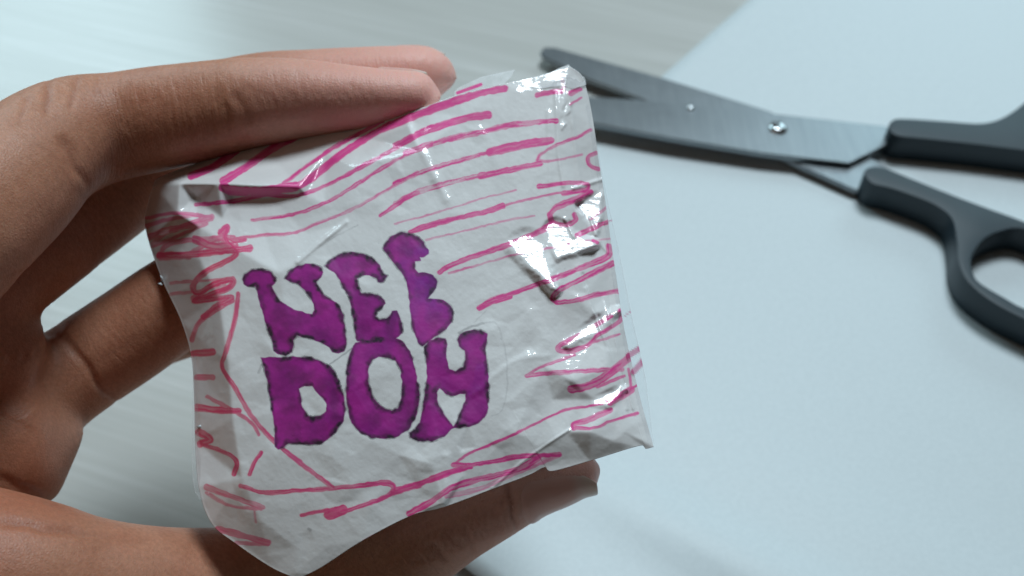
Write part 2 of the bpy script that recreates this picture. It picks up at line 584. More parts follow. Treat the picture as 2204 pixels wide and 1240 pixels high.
NU, NV = 620, 600
tp, bt, lf, rt = resample(TOP, NU), resample(BOTTOM, NU), resample(LEFT, NV), resample(RIGHT, NV)
u = np.linspace(0, 1, NU)[None, :, None]; v = np.linspace(0, 1, NV)[:, None, None]
G = ((1 - v) * tp[None] + v * bt[None] + (1 - u) * lf[:, None] + u * rt[:, None]
     - ((1 - u) * (1 - v) * tp[0] + u * (1 - v) * tp[-1] + (1 - u) * v * bt[0] + u * v * bt[-1]))
PX, PY = G[..., 0], G[..., 1]

# control points (px, py, offset away from the viewer in cm)
ctrl = [
    # outline
    (330, 398, .55), (345, 381, .6), (440, 345, .75), (560, 305, .85), (640, 286, .85), (740, 263, .75), (880, 240, .34), (980, 206, .18), (1085, 180, .13), (1225, 142, .22),
    (1262, 190, .34), (1275, 250, .38), (1298, 400, .45), (1318, 540, .45), (1342, 700, .42), (1364, 800, .42), (1407, 962, .34),
    (312, 475, 1.05), (320, 520, 1.1), (350, 605, 1.1), (390, 692, 1.0), (412, 770, .95), (420, 950, .85), (428, 1050, .6), (455, 1126, .55), (585, 1222, .42), (640, 1246, .36),
    (780, 1164, .24), (885, 1110, .22), (960, 1090, .25), (1080, 1045, .27), (1172, 1006, .28), (1270, 992, .28), (1390, 966, .36),
    # fold ridge and the pocket beneath it
    (386, 395, .10), (470, 396, .02), (560, 400, .02), (642, 402, .05),
    (383, 460, .16), (420, 425, .36), (500, 428, .36), (580, 428, .32), (660, 420, .20), (700, 440, .12),
    (430, 490, .22), (520, 545, .02), (600, 588, -.07), (650, 560, -.05), (740, 482, .05), (660, 500, .12), (560, 480, .235), (480, 470, .28),
    # top face behind the ridge
    (760, 360, .10), (880, 270, .16), (905, 325, .02), (1000, 250, .08), (800, 300, .42), (700, 330, .42),
    # left turn of the packet
    (430, 560, .25), (470, 640, .12), (490, 780, .10), (500, 900, .12), (520, 1030, .16), (560, 1120, .24), (640, 1180, .26),
    # face
    (620, 700, -.04), (800, 620, -.08), (900, 760, -.06), (700, 900, 0), (860, 980, .04), (760, 1060, .12), (1000, 560, -.06), (1050, 700, -.04), (1000, 900, .02),
    (930, 1000, .02), (955, 1085, .12), (905, 1060, .16), (890, 960, .05), (940, 950, .0), (1000, 1020, .16),
    (960, 420, -.02), (1100, 420, 0), (1100, 300, .05), (1120, 200, .10), (1150, 560, 0), (1200, 650, .04),
    # right wrinkles
    (1215, 190, .16), (1205, 300, .12), (1222, 420, .10), (1255, 330, .30), (1240, 560, .10), (1262, 640, .06), (1290, 700, .14), (1310, 790, .10), (1330, 880, .16),
    (1170, 790, .03), (1190, 860, .14), (1230, 820, -.02), (1220, 930, .12), (1270, 930, .02), (1320, 950, .16), (1280, 860, .12), (1345, 930, .18), (1160, 960, .12), (1110, 930, .05),
]


def tri_interp(pts, vals, X, Y, edges=()):
    vs2, es2, fs2, ov, oe, of = delaunay_2d_cdt([Vector(p) for p in pts], list(edges), [], 0, 1e-4)
    val = np.array([vals[o[0]] if o else 0.0 for o in ov])
    P = np.array([(q.x, q.y) for q in vs2])
    out = np.full(X.shape, np.nan)
    for f in fs2:
        a, b, c = P[f[0]], P[f[1]], P[f[2]]
        x0, x1 = min(a[0], b[0], c[0]) - 1, max(a[0], b[0], c[0]) + 1
        y0, y1 = min(a[1], b[1], c[1]) - 1, max(a[1], b[1], c[1]) + 1
        m = (X >= x0) & (X <= x1) & (Y >= y0) & (Y <= y1)
        if not m.any(): continue
        xx, yy = X[m], Y[m]
        det = (b[1] - c[1]) * (a[0] - c[0]) + (c[0] - b[0]) * (a[1] - c[1])
        if abs(det) < 1e-9: continue
        l1 = ((b[1] - c[1]) * (xx - c[0]) + (c[0] - b[0]) * (yy - c[1])) / det
        l2 = ((c[1] - a[1]) * (xx - c[0]) + (a[0] - c[0]) * (yy - c[1])) / det
        l3 = 1 - l1 - l2
        ins = (l1 > -1e-3) & (l2 > -1e-3) & (l3 > -1e-3)
        cur = out[m]
        cur[ins] = (l1 * val[f[0]] + l2 * val[f[1]] + l3 * val[f[2]])[ins]
        out[m] = cur
    return out


hull = [(250, 300, .9), (250, 1300, .9), (1500, 1300, .7), (1500, 60, .7), (250, 60, .9), (800, 60, .8), (900, 1300, .6), (1500, 600, .6)]
pts1 = [(c[0], c[1]) for c in ctrl + hull]; val1 = [c[2] for c in ctrl + hull]
idx = {p: i for i, p in enumerate(pts1)}
crease = [((386, 395), (470, 396)), ((470, 396), (560, 400)), ((560, 400), (642, 402)), ((430, 490), (520, 545)), ((520, 545), (600, 588)), ((600, 588), (650, 560)), ((650, 560), (740, 482)),
          ((880, 240), (905, 325)), ((386, 395), (383, 460)), ((383, 460), (430, 490)), ((930, 1000), (955, 1085)), ((430, 490), (430, 560)), ((430, 560), (470, 640)), ((470, 640), (490, 780)), ((490, 780), (500, 900)), ((500, 900), (520, 1030))]
ed1 = [(idx[a], idx[b]) for a, b in crease]
base = tri_interp(pts1, val1, PX, PY, ed1)
base = np.where(np.isnan(base), 0.6, base)
# crumple: random small facets over the coarse ones
rng = np.random.default_rng(11)
rp = []
for yy in np.arange(120, 1270, 62):
    for xx in np.arange(290, 1430, 62):
        rp.append((xx + rng.uniform(-28, 28), yy + rng.uniform(-28, 28)))
amp = [0.030 * rng.normal() * (1.0 if p[0] > 1080 else 0.55) for p in rp]
crump = tri_interp(rp + [(200, 50), (1550, 50), (200, 1350), (1550, 1350)], amp + [0] * 4, PX, PY)
crump = np.where(np.isnan(crump), 0, crump)


def blur(a, r, it=2):
    for _ in range(it):
        for ax in (0, 1):
            p = np.pad(a, [(r + 1, r) if i == ax else (0, 0) for i in (0, 1)], mode='edge')
            c = np.cumsum(p, axis=ax)
            n = a.shape[ax]
            hi = np.take(c, np.arange(2 * r + 1, 2 * r + 1 + n), axis=ax)
            lo = np.take(c, np.arange(0, n), axis=ax)
            a = (hi - lo) / (2 * r + 1)
    return a


def poly_sd(poly, X, Y, pad=60):
    """signed distance in px, negative inside; only near the polygon"""
    P = np.asarray(poly, float)
    out = np.full(X.shape, 1e3)
    m = (X > P[:, 0].min() - pad) & (X < P[:, 0].max() + pad) & (Y > P[:, 1].min() - pad) & (Y < P[:, 1].max() + pad)
    x, y = X[m], Y[m]
    d = np.full(x.shape, 1e9); ins = np.zeros(x.shape, bool)
    for a, b in zip(P, np.roll(P, -1, axis=0)):
        ab = b - a
        t = np.clip(((x - a[0]) * ab[0] + (y - a[1]) * ab[1]) / max(ab @ ab, 1e-9), 0, 1)
        d = np.minimum(d, np.hypot(x - a[0] - t * ab[0], y - a[1] - t * ab[1]))
        cond = (a[1] > y) != (b[1] > y)
        with np.errstate(divide='ignore', invalid='ignore'):
            xi = (b[0] - a[0]) * (y - a[1]) / (b[1] - a[1] if b[1] != a[1] else 1e-9) + a[0]
        ins ^= cond & (x < xi)
    out[m] = np.where(ins, -d, d)
    return out


rp2 = [(xx + rng.uniform(-14, 14), yy + rng.uniform(-14, 14)) for yy in np.arange(120, 1270, 31) for xx in np.arange(290, 1430, 31)]
amp2 = [0.007 * rng.normal() for p in rp2]
crump2 = tri_interp(rp2 + [(200, 50), (1550, 50), (200, 1350), (1550, 1350)], amp2 + [0] * 4, PX, PY)
crump2 = np.where(np.isnan(crump2), 0, crump2) * np.clip(fbm(PX / 120, PY / 120, 55, 2) * 3 - .9, .1, 1)
dz = blur(base, 3, 2) * 0.45 + blur(base, 1, 2) * 0.55 + blur(crump, 2, 2) * 0.6 + blur(crump2, 1, 1)
dz = dz + lean(PY)
# the packet is puffed: it turns away to the left and below
dz = dz + 0.42 * np.clip((980 - PX) / 560, 0, 1.3) ** 2 + 0.30 * np.clip((PY - 700) / 500, 0, 1.2) ** 2 * np.clip((1050 - PX) / 400, .1, 1)

# small stand-up folds of the tape whose faces lean towards the window
cmPx = K * D0


def half_gradient(cx, cy):
    """slope (d offset / d px in x and y) of a facet that mirrors the overhead window to the viewer"""
    p = Vector(at(cx, cy, D0))
    L = (LAMP_B - p).normalized(); V = (Vector(cam.location) - p).normalized()
    h = (L + V).normalized()
    # to camera axes
    hx, hy, hz = h.x, h.y * sp + h.z * cp, -h.y * cp + h.z * sp
    # surface z_cam = f(x, y): normal ~ (-fx, -fy, 1); offset away = -z; y px goes down
    fx, fy = -hx / hz, -hy / hz
    return -fx * cmPx, fy * cmPx


FOLDS = [
    ([(1099, 527), (1128, 511), (1148, 513), (1164, 545), (1194, 619)], 24),
    ([(1178, 487), (1192, 479), (1222, 487), (1232, 506), (1283, 526), (1240, 543), (1199, 553)], 14),
    ([(1243, 439), (1293, 416), (1290, 471), (1280, 507), (1261, 468)], 10),
    ([(1222, 744), (1286, 688), (1328, 668), (1290, 706)], 16),
    ([(1214, 238), (1222, 222), (1228, 226), (1220, 244)], 6),
    ([(1205, 262), (1211, 253), (1216, 266), (1209, 276)], 6),
    ([(1282, 868), (1330, 840), (1345, 838), (1310, 868)], 14),
]
for poly, fall, *fac in FOLDS:
    fac = fac[0] if fac else 1.0
    P = np.array(poly, float)
    cx, cy = P.mean(0)
    gx, gy = half_gradient(cx, cy)
    sd = poly_sd(poly, PX + 9 * (fbm(PX / 16, PY / 16, 23, 3) - .5), PY + 9 * (fbm(PX / 16, PY / 16, 24, 3) - .5), 40)
    w = np.clip(1 - sd / fall, 0, 1); w = w * w * (3 - 2 * w)
    # plane with the wanted slope through the polygon, resting on the surface at its far edge
    pl = gx * (PX - cx) + gy * (PY - cy)
    mloc = sd < 0
    if not mloc.any(): continue
    surf = dz[mloc].mean()
    lift = (dz - (surf + pl * fac))[mloc]
    off = np.percentile(lift, 58)
    tgt = surf + pl * fac + min(0, off)
    dz = dz * (1 - w) + tgt * w
# raised creases of the tape: polyline, half width px, height cm
for pts, wd, ht in [([(1225, 200), (1240, 330), (1255, 430)], 4, .020), ([(1196, 200), (1202, 330), (1212, 400)], 4, .016), ([(1262, 620), (1290, 700), (1330, 800), (1350, 880)], 4, .020),
                    ([(1300, 640), (1332, 760), (1362, 880)], 3, .022), ([(1255, 590), (1275, 650), (1310, 740), (1345, 830)], 3, -.020), ([(640, 564), (690, 522), (745, 478)], 5, .030),
                    ([(1180, 240), (1185, 420)], 5, .010), ([(1020, 850), (1100, 780), (1180, 765)], 7, .008), ([(880, 262), (910, 330), (960, 430)], 9, .016), ([(962, 985), (958, 1088)], 9, .022),
                    ([(1060, 1050), (1130, 990), (1225, 925)], 3, .018), ([(1235, 405), (1300, 385)], 4, .03), ([(1270, 470), (1290, 520), (1310, 545)], 3, .025), ([(1215, 470), (1235, 510)], 3, .025)]:
    q = catmull(pts, 6); best_ = np.full(PX.shape, 1e9)
    for a, b in zip(q[:-1], q[1:]):
        ab = b - a
        t = np.clip(((PX - a[0]) * ab[0] + (PY - a[1]) * ab[1]) / (ab @ ab), 0, 1)
        best_ = np.minimum(best_, np.hypot(PX - a[0] - t * ab[0], PY - a[1] - t * ab[1]))
    dz = dz - ht * np.exp(-(best_ / wd) ** 2) * (0.5 + fbm(PX / 30, PY / 30, 77, 2))
dz = blur(dz, 1, 1)
dz = dz + 0.004 * (fbm(PX / 9, PY / 9, 5, 3) - .5)

V3 = at(PX, PY, D0 + dz).reshape(-1, 3)

# ------------------------------------------------------------------ ink
ink = {k: np.zeros(PX.shape) for k in ('pink', 'purple', 'dark', 'violet', 'pencil', 'red')}


def stroke(pts, w, name='pink', op=1.0, dry=0.45, smooth=True, seed=[0]):
    seed[0] += 1
    P = catmull(pts, 8) if (smooth and len(pts) > 2) else np.array(pts, float)
    pad = w + 6
    m = (PX > P[:, 0].min() - pad) & (PX < P[:, 0].max() + pad) & (PY > P[:, 1].min() - pad) & (PY < P[:, 1].max() + pad)
    if not m.any(): return
    x, y = PX[m], PY[m]
    # felt-tip jitter
    x = x + 2.0 * (vnoise(x / 11, y / 11, seed[0]) - .5); y = y + 2.4 * (vnoise(x / 9, y / 9, seed[0] + 50) - .5)
    best = np.full(x.shape, 1e9); ss = np.zeros(x.shape); lat = np.zeros(x.shape)
    s0 = 0
    for a, b in zip(P[:-1], P[1:]):
        ab = b - a; L = math.hypot(*ab)
        if L < 1e-6: continue
        t = np.clip(((x - a[0]) * ab[0] + (y - a[1]) * ab[1]) / (L * L), 0, 1)
        d = np.hypot(x - a[0] - t * ab[0], y - a[1] - t * ab[1])
        c = d < best
        best[c] = d[c]; ss[c] = (s0 + t * L)[c]
        lat[c] = ((ab[0] * (y - a[1]) - ab[1] * (x - a[0])) / L)[c]
        s0 += L
    hw = w / 2 * (0.82 + 0.36 * vnoise(ss / 35, ss * 0, seed[0] + 9))
    mask = np.clip((hw - best) / 1.7 + .5, 0, 1)
    streak = fbm(ss / 34, lat / 2.2, seed[0] + 3, 3)
    dens = 1 - dry * np.clip((streak - .42) * 5, 0, 1)
    dens = np.maximum(dens, 0.9 * np.clip(1 - np.abs(best - hw + 1.2) / 1.5, 0, 1) * (vnoise(ss / 40, ss * 0, seed[0] + 31) > .35))
    val = mask * dens * op
    ink[name][m] = np.maximum(ink[name][m], val)


def crop(ox, oy, s):
    return lambda pts: [(ox + s * a, oy + s * b) for a, b in pts]


S = 600 / 1240
c1, c2, c3, c4 = crop(300, 80, S), crop(850, 80, S), crop(300, 640, S), crop(850, 640, S)
for c, pts, w, op, dry in [
    # upper left
    (c1, [(230, 618), (330, 575), (440, 495)], 24, .95, .2), (c1, [(375, 640), (500, 560), (600, 490), (700, 432)], 30, .9, .25),
    (c1, [(375, 668), (420, 684), (560, 684), (690, 665)], 32, 1, .1),
    (c1, [(690, 670), (760, 630), (900, 520), (1050, 425), (1160, 375), (1280, 330), (1376, 295), (1516, 250), (1625, 228)], 26, 1, .15),
    (c1, [(640, 652), (720, 592), (850, 500), (960, 440), (1080, 372)], 14, .95, .35),
    (c1, [(250, 745), (400, 732), (560, 702), (700, 706), (850, 650), (1000, 570), (1150, 490), (1240, 438)], 14, .95, .3),
    (c2, [(100, 432), (200, 395), (320, 360), (414, 346)], 26, .95, .2), (c2, [(0, 482), (60, 450), (110, 428)], 16, 1, .2),
    (c1, [(500, 815), (650, 795), (760, 765), (870, 715), (960, 660), (1100, 570), (1240, 500), (1300, 478)], 11, .85, .6),
    (c2, [(50, 515), (120, 490), (250, 450), (400, 420), (500, 395), (620, 380), (718, 372)], 18, .9, .55),
    (c1, [(350, 905), (560, 880), (690, 870), (800, 825), (950, 765), (1100, 680), (1240, 600)], 10, .7, .6),
    (c2, [(0, 650), (150, 590), (300, 545), (430, 510)], 16, .9, .7), (c2, [(420, 512), (560, 480), (695, 460)], 28, .95, .25),
    (c1, [(1070, 795), (1150, 740), (1240, 690)], 12, .9, .4),
    (c2, [(0, 740), (100, 690), (250, 645), (400, 610)], 18, .8, .85), (c2, [(380, 618), (540, 585), (645, 562)], 20, .95, .3),
    # left scribble
    (c1, [(30, 805), (160, 782), (320, 800)], 10, .8, .3), (c1, [(320, 802), (200, 842), (120, 862), (40, 892)], 24, .75, .4),
    (c1, [(90, 970), (130, 920), (250, 900), (350, 890), (390, 860)], 16, .7, .4), (c1, [(90, 972), (250, 965), (380, 950), (490, 940)], 26, .85, .3),
    (c1, [(360, 870), (392, 842), (380, 900), (430, 960), (380, 1000), (300, 1040), (240, 1100), (260, 1140), (330, 1100), (410, 1078), (405, 1110), (330, 1140), (245, 1172), (330, 1165), (412, 1158), (350, 1195), (285, 1245)], 20, .85, .3),
    (c1, [(140, 1095), (250, 1085), (400, 1075)], 9, .6, .3), (c1, [(140, 1142), (260, 1130), (380, 1100)], 9, .6, .3), (c1, [(440, 1140), (430, 1240)], 16, .8, .3),
    (c1, [(250, 900), (330, 930), (420, 930)], 30, .8, .4), (c1, [(35, 840), (120, 812), (260, 790)], 14, .6, .4), (c1, [(60, 930), (180, 880), (300, 830)], 12, .6, .4), (c1, [(360, 860), (420, 905), (470, 900)], 14, .8, .3), (c1, [(240, 955), (330, 905), (420, 890)], 18, .7, .4), (c1, [(95, 985), (220, 980)], 14, .6, .3), (c1, [(140, 850), (60, 920)], 16, .5, .4),
    # right
    (c2, [(632, 258), (690, 246), (745, 240)], 16, 1, .2), (c2, [(745, 190), (750, 222)], 10, .8, .2), (c2, [(780, 250), (825, 232)], 16, .8, .4),
    (c2, [(780, 300), (830, 268)], 6, .7, .2), (c2, [(870, 415), (800, 450), (720, 480), (650, 520), (635, 550)], 9, .8, .5), (c2, [(630, 545), (690, 552), (830, 522)], 7, .6, .3),
    (c2, [(895, 515), (862, 530), (860, 560), (880, 580), (905, 588)], 12, .8, .4),
    (c2, [(0, 832), (200, 775), (400, 715), (540, 680)], 4, .6, .4), (c2, [(640, 665), (750, 650), (850, 652), (848, 678), (750, 695)], 15, .9, .4),
    (c2, [(70, 866), (150, 838), (300, 800), (410, 775), (480, 750)], 19, 1, .2), (c2, [(480, 750), (600, 720), (740, 690)], 6, .8, .3),
    (c2, [(140, 902), (300, 865), (480, 820), (620, 795)], 5, .55, .5), (c2, [(200, 1046), (235, 1022), (350, 975), (500, 925), (640, 865), (700, 830)], 20, .95, .3),
    (c2, [(240, 1050), (400, 1005), (540, 965), (700, 935), (800, 915)], 6, .7, .5), (c2, [(690, 790), (720, 755), (800, 725), (870, 690)], 20, .9, .4),
    (c2, [(690, 790), (700, 822), (760, 835), (802, 815), (798, 788)], 16, .8, .4), (c2, [(810, 882), (900, 840), (960, 815)], 16, .8, .4), (c2, [(870, 810), (960, 745)], 8, .6, .4),
    (c2, [(880, 905), (902, 915)], 14, .9, .2), (c2, [(385, 1200), (430, 1170), (520, 1140), (680, 1085), (830, 1025), (930, 985), (955, 960), (950, 930)], 18, .95, .45),
    (c2, [(722, 1182), (700, 1160), (740, 1120), (850, 1065), (970, 1005)], 18, .9, .5), (c2, [(720, 1180), (800, 1172), (900, 1145), (990, 1130)], 15, .85, .5),
    (c2, [(990, 1130), (1020, 1160), (1020, 1240)], 9, .6, .4), (c2, [(850, 905), (990, 895)], 4, .5, .4),
    # lower right
    (c4, [(375, 48), (430, 20), (510, -5)], 18, .9, .3), (c4, [(1000, 60), (1005, 95), (980, 120), (900, 170), (860, 210), (790, 236), (735, 238), (732, 215), (800, 180), (900, 120), (960, 85)], 16, .9, .45),
    (c4, [(880, 200), (1000, 165)], 7, .7, .4), (c4, [(585, 350), (650, 310), (800, 255)], 8, .8, .4), (c4, [(585, 350), (640, 342), (800, 330), (950, 322), (1010, 322)], 14, .8, .5),
    (c4, [(785, 408), (840, 400), (900, 375), (960, 335), (1060, 255)], 26, .9, .4), (c4, [(900, 400), (1020, 350)], 8, .8, .3), (c4, [(1040, 320), (1050, 390)], 8, .7, .3),
    (c4, [(265, 742), (330, 695), (450, 645), (560, 595), (680, 535), (760, 500), (860, 485), (960, 460), (1030, 420), (1085, 385)], 8, .85, .2), (c4, [(960, 465), (1050, 412)], 26, .85, .4),
    (c4, [(795, 580), (800, 562), (860, 545), (960, 500)], 17, .9, .4), (c4, [(795, 582), (890, 580), (960, 550), (1080, 515)], 10, .85, .3),
    (c4, [(262, 745), (340, 746), (450, 728), (560, 708), (730, 700)], 17, .95, .3), (c4, [(-10, 868), (120, 825), (240, 780), (335, 752)], 22, 1, .2),
    (c4, [(62, 962), (150, 915), (250, 850), (350, 815), (460, 790), (560, 760), (640, 715)], 20, .9, .4), (c4, [(230, 885), (380, 852), (480, 805), (600, 755), (730, 700)], 16, .6, .6),
    # lower left
    (c3, [(240, 2), (400, 5)], 20, .7, .3), (c3, [(410, 15), (330, 60), (260, 120), (235, 190)], 18, .75, .3),
    (c3, [(440, -10), (420, 120), (385, 240), (370, 310), (430, 410), (500, 530), (600, 640), (720, 740), (860, 845)], 15, .8, .3),
    (c3, [(240, 250), (325, 243)], 24, .8, .3), (c3, [(255, 357), (325, 355)], 18, .75, .3), (c3, [(255, 490), (340, 500), (440, 507)], 26, .9, .3),
    (c3, [(300, 440), (420, 505), (500, 560), (530, 610)], 12, .7, .3), (c3, [(265, 600), (315, 632), (270, 652)], 26, .85, .3), (c3, [(270, 652), (380, 690), (432, 730), (420, 788)], 15, .85, .3),
    (c3, [(542, 690), (515, 730), (490, 788)], 12, .9, .2), (c3, [(300, 845), (420, 890), (550, 935)], 18, .7, .4), (c3, [(300, 870), (400, 925), (540, 942)], 12, .6, .4),
    (c3, [(350, 1030), (460, 1060), (570, 1092)], 22, .75, .3), (c3, [(430, 1092), (570, 1100)], 14, .6, .3), (c3, [(510, 940), (520, 1000)], 6, .5, .3),
    (c3, [(450, 840), (560, 868), (700, 860), (860, 850), (1000, 835), (1100, 825), (1132, 850), (1100, 885), (980, 930), (840, 975)], 16, .85, .3), (c3, [(845, 965), (905, 945)], 42, .95, .15),
    (c3, [(720, 970), (840, 945)], 12, .9, .2), (c3, [(1130, 865), (1245, 832)], 22, .95, .2), (c3, [(1000, 1085), (1090, 1040)], 10, .5, .3),
]:
    stroke(c(pts), w * S * 1.2 + 1.3, op=min(1, op * 1.15), dry=dry * .75)

cl = crop(480, 480, 620 / 1478)
LETTERS = {
    'N': ([(100, 290), (110, 262), (150, 240), (200, 236), (250, 252), (270, 285), (265, 310), (250, 325), (262, 355), (290, 395), (330, 425), (380, 450), (430, 462), (455, 468), (468, 445), (465, 415), (440, 370), (410, 335), (385, 315), (345, 302), (320, 285), (335, 255), (370, 228), (420, 210), (470, 212), (505, 230), (515, 255), (500, 285), (480, 300), (490, 335), (520, 370), (560, 395), (585, 410), (600, 440), (620, 475), (622, 520), (630, 570), (636, 620), (620, 655), (590, 668), (560, 660), (545, 640), (505, 615), (450, 595), (405, 585), (375, 578), (358, 600), (362, 640), (355, 665), (320, 678), (280, 672), (262, 655), (250, 600), (235, 560), (215, 510), (200, 450), (185, 390), (172, 345), (165, 325), (130, 330), (105, 312)], None),
    'E1': ([(520, 222), (550, 185), (600, 160), (660, 150), (720, 160), (770, 185), (805, 215), (825, 260), (845, 270), (825, 300), (795, 305), (785, 285), (750, 270), (715, 268), (690, 290), (695, 330), (712, 358), (750, 365), (795, 368), (825, 395), (832, 415), (815, 440), (790, 455), (780, 480), (800, 498), (840, 490), (858, 470), (865, 450), (895, 450), (905, 475), (920, 520), (918, 565), (900, 585), (870, 605), (750, 610), (690, 605), (680, 590), (672, 540), (668, 480), (655, 420), (640, 370), (615, 330), (600, 290), (570, 255), (540, 235)], None),
    'E2': ([(820, 130), (835, 95), (870, 65), (920, 45), (970, 55), (1005, 75), (1030, 100), (1055, 140), (1055, 158), (1030, 175), (1010, 178), (1015, 195), (985, 200), (985, 235), (1000, 255), (1040, 255), (1080, 270), (1100, 300), (1095, 335), (1070, 365), (1055, 385), (1080, 388), (1130, 395), (1170, 425), (1182, 460), (1175, 505), (1150, 540), (1110, 570), (1080, 588), (1060, 605), (1020, 635), (1000, 610), (985, 575), (968, 520), (962, 460), (955, 400), (950, 350), (935, 290), (915, 250), (880, 210), (850, 175)], None),
    'D': ([(195, 690), (240, 688), (300, 690), (380, 685), (440, 688), (500, 705), (550, 735), (580, 780), (605, 840), (622, 900), (628, 960), (620, 1010), (590, 1060), (550, 1100), (500, 1135), (440, 1138), (380, 1132), (335, 1132), (310, 1155), (285, 1165), (268, 1150), (265, 1090), (258, 1020), (250, 950), (235, 880), (225, 800), (210, 745)],
          [(390, 850), (420, 838), (455, 838), (480, 865), (510, 895), (530, 930), (528, 965), (500, 990), (460, 998), (430, 985), (410, 945), (400, 900)]),
    'O': ([(680, 612), (660, 650), (640, 710), (632, 800), (632, 900), (645, 970), (660, 1030), (700, 1075), (760, 1102), (830, 1110), (900, 1095), (950, 1060), (985, 1010), (1005, 940), (1008, 870), (995, 790), (980, 720), (960, 655), (920, 605), (870, 588), (760, 592)],
          [(745, 750), (765, 705), (800, 685), (845, 690), (885, 710), (910, 760), (920, 830), (915, 900), (895, 950), (865, 965), (830, 955), (790, 920), (760, 870), (745, 810)]),
    'H': ([(1030, 640), (1055, 605), (1100, 590), (1140, 595), (1152, 625), (1145, 665), (1150, 710), (1165, 750), (1195, 758), (1230, 740), (1245, 700), (1240, 655), (1210, 630), (1200, 600), (1215, 570), (1260, 552), (1320, 548), (1355, 565), (1358, 600), (1345, 650), (1355, 720), (1365, 790), (1362, 870), (1362, 950), (1345, 1000), (1310, 1030), (1260, 1045), (1190, 1052), (1175, 1058), (1140, 1095), (1070, 1120), (1000, 1122), (960, 1100), (955, 1075), (985, 1060), (1010, 1020), (1025, 950), (1035, 870), (1045, 790), (1045, 720), (1035, 670)],
          [(1095, 870), (1110, 850), (1135, 872), (1170, 888), (1215, 880), (1245, 875), (1240, 920), (1215, 975), (1195, 1025), (1182, 1045), (1140, 990), (1110, 940)]),
}
JX = PX + 3.0 * (vnoise(PX / 10, PY / 10, 71) - .5); JY = PY + 3.0 * (vnoise(PX / 10, PY / 10, 72) - .5)
for nm, (outer, hole) in LETTERS.items():
    sd = poly_sd(cl(outer), JX, JY, 20)
    if hole:
        sd = np.maximum(sd, -poly_sd(cl(hole), JX, JY, 400))
    fill = np.clip(-sd / 1.6 + .5, 0, 1)
    ink['purple'] = np.maximum(ink['purple'], fill)
    en = fbm(PX / 22, PY / 22, 90, 2)
    edge = np.clip(1.2 - (np.abs(sd + 2.5) / (3.5 + 16.0 * np.clip(en - .38, 0, 1))), 0, 1) * np.clip((en - .22) * 3, 0.2, 1) * (0.55 + .6 * vnoise(PX / 5, PY / 5, 19))
    edge *= 0.95 if nm in 'NDE1' else (0.85 if nm == 'O' else .8)
    ink['dark'] = np.maximum(ink['dark'], edge * (sd < 3))
ink['dark'] = np.clip(ink['dark'] + 0.30 * ink['purple'] * np.clip((fbm(PX / 30, PY / 30, 33, 3) - .5) * 4, 0, 1), 0, 1)
ink['violet'] = np.clip((PX - 790) / 120, 0, 1) * np.clip((800 - PY) / 160, 0, 1) + .45 * np.clip((PX - 930) / 90, 0, 1) * (fbm(PX / 45, PY / 45, 8, 2) > .5)
ink['violet'] = np.clip(ink['violet'] * .6, 0, 1)
ink['red'] = np.clip((720 - PX) / 260, 0, 1) * np.clip((PY - 430) / 120, 0, 1)
ink['red'] = np.maximum(ink['red'], np.clip((1000 - PX) / 400, 0, 1) * np.clip((PY - 960) / 60, 0, 1) * .8)
ink['pink'] *= (1 - ink['purple'])
for pts, w, op in [([(1330, 512), (1400, 515), (1440, 620), (1458, 760), (1455, 880), (1430, 960), (1380, 990)], 5, .35), ([(1210, 562), (1270, 535), (1335, 515)], 9, .7),
                   ([(550, 722), (600, 690), (660, 645)], 6, .8), ([(195, 730), (183, 770)], 8, .6), ([(1290, 510), (1350, 450)], 4, .4), ([(430, 170), (560, 80), (690, 10)], 4, .5)]:
    stroke(cl(pts), w * .42 + 1.2, 'pencil', op, .5)
# specks of dirt
for k in range(26):
    x, y = rng.uniform(450, 1300), rng.uniform(300, 1200)
    stroke([(x, y), (x + rng.uniform(-3, 3), y + rng.uniform(-3, 3))], rng.uniform(1.5, 3.5), 'pencil', rng.uniform(.15, .5), 0)
stroke([(664, 1138), (669, 1141)], 7, 'pencil', .7, 0)

# body: front grid + sides + back in one closed skin of paper
nV = NU * NV
I = np.arange(nV).reshape(NV, NU)
quads = np.stack([I[:-1, :-1], I[1:, :-1], I[1:, 1:], I[:-1, 1:]], -1).reshape(-1, 4)
ring_i = np.concatenate([I[0, :], I[1:, -1], I[-1, -2::-1], I[-2:0:-1, 0]])[::4]
ring_all = np.concatenate([I[0, :], I[1:, -1], I[-1, -2::-1], I[-2:0:-1, 0]])
rc = px2cam(PX.ravel()[ring_all], PY.ravel()[ring_all], (D0 + dz).ravel()[ring_all])
cen = rc.mean(0)
extra, efaces = [], []
prev = ring_all
nR = len(ring_all)
for kx, (dd, scl) in enumerate([(0.15, .997), (0.7, .975), (1.5, .94), (2.1, .88), (2.35, .70), (2.4, .35)]):
    q = rc.copy()
    q[:, :2] = cen[:2] + (rc[:, :2] - cen[:2]) * scl
    tt = np.clip((dd / 2.4), 0, 1)
    q[:, 2] = rc[:, 2] * (1 - tt) + (cen[2]) * tt - dd
    wob = 0.03 * (fbm(np.arange(nR) / 60.0, np.full(nR, kx * 3.0), 44, 3) - .5)
    q[:, 0] += wob; q[:, 1] += wob
    st = nV + len(extra)
    extra.extend(cam2world(q).tolist())
    cur = np.arange(st, st + nR)
    nx = np.roll(cur, -1); pn = np.roll(prev, -1)
    efaces.append(np.stack([prev, pn, nx, cur], -1))
    prev = cur
st = nV + len(extra)
extra.append(cam2world(cen + np.array([0, 0, -2.42])).tolist())
tri = np.stack([prev, np.roll(prev, -1), np.full(nR, st)], -1)
allV = np.vstack([V3, np.array(extra)]) - np.array(packet_loc)
me = bpy.data.meshes.new('paper_wrapper')
fl = np.concatenate([quads.ravel()] + [f.ravel() for f in efaces] + [tri.ravel()])
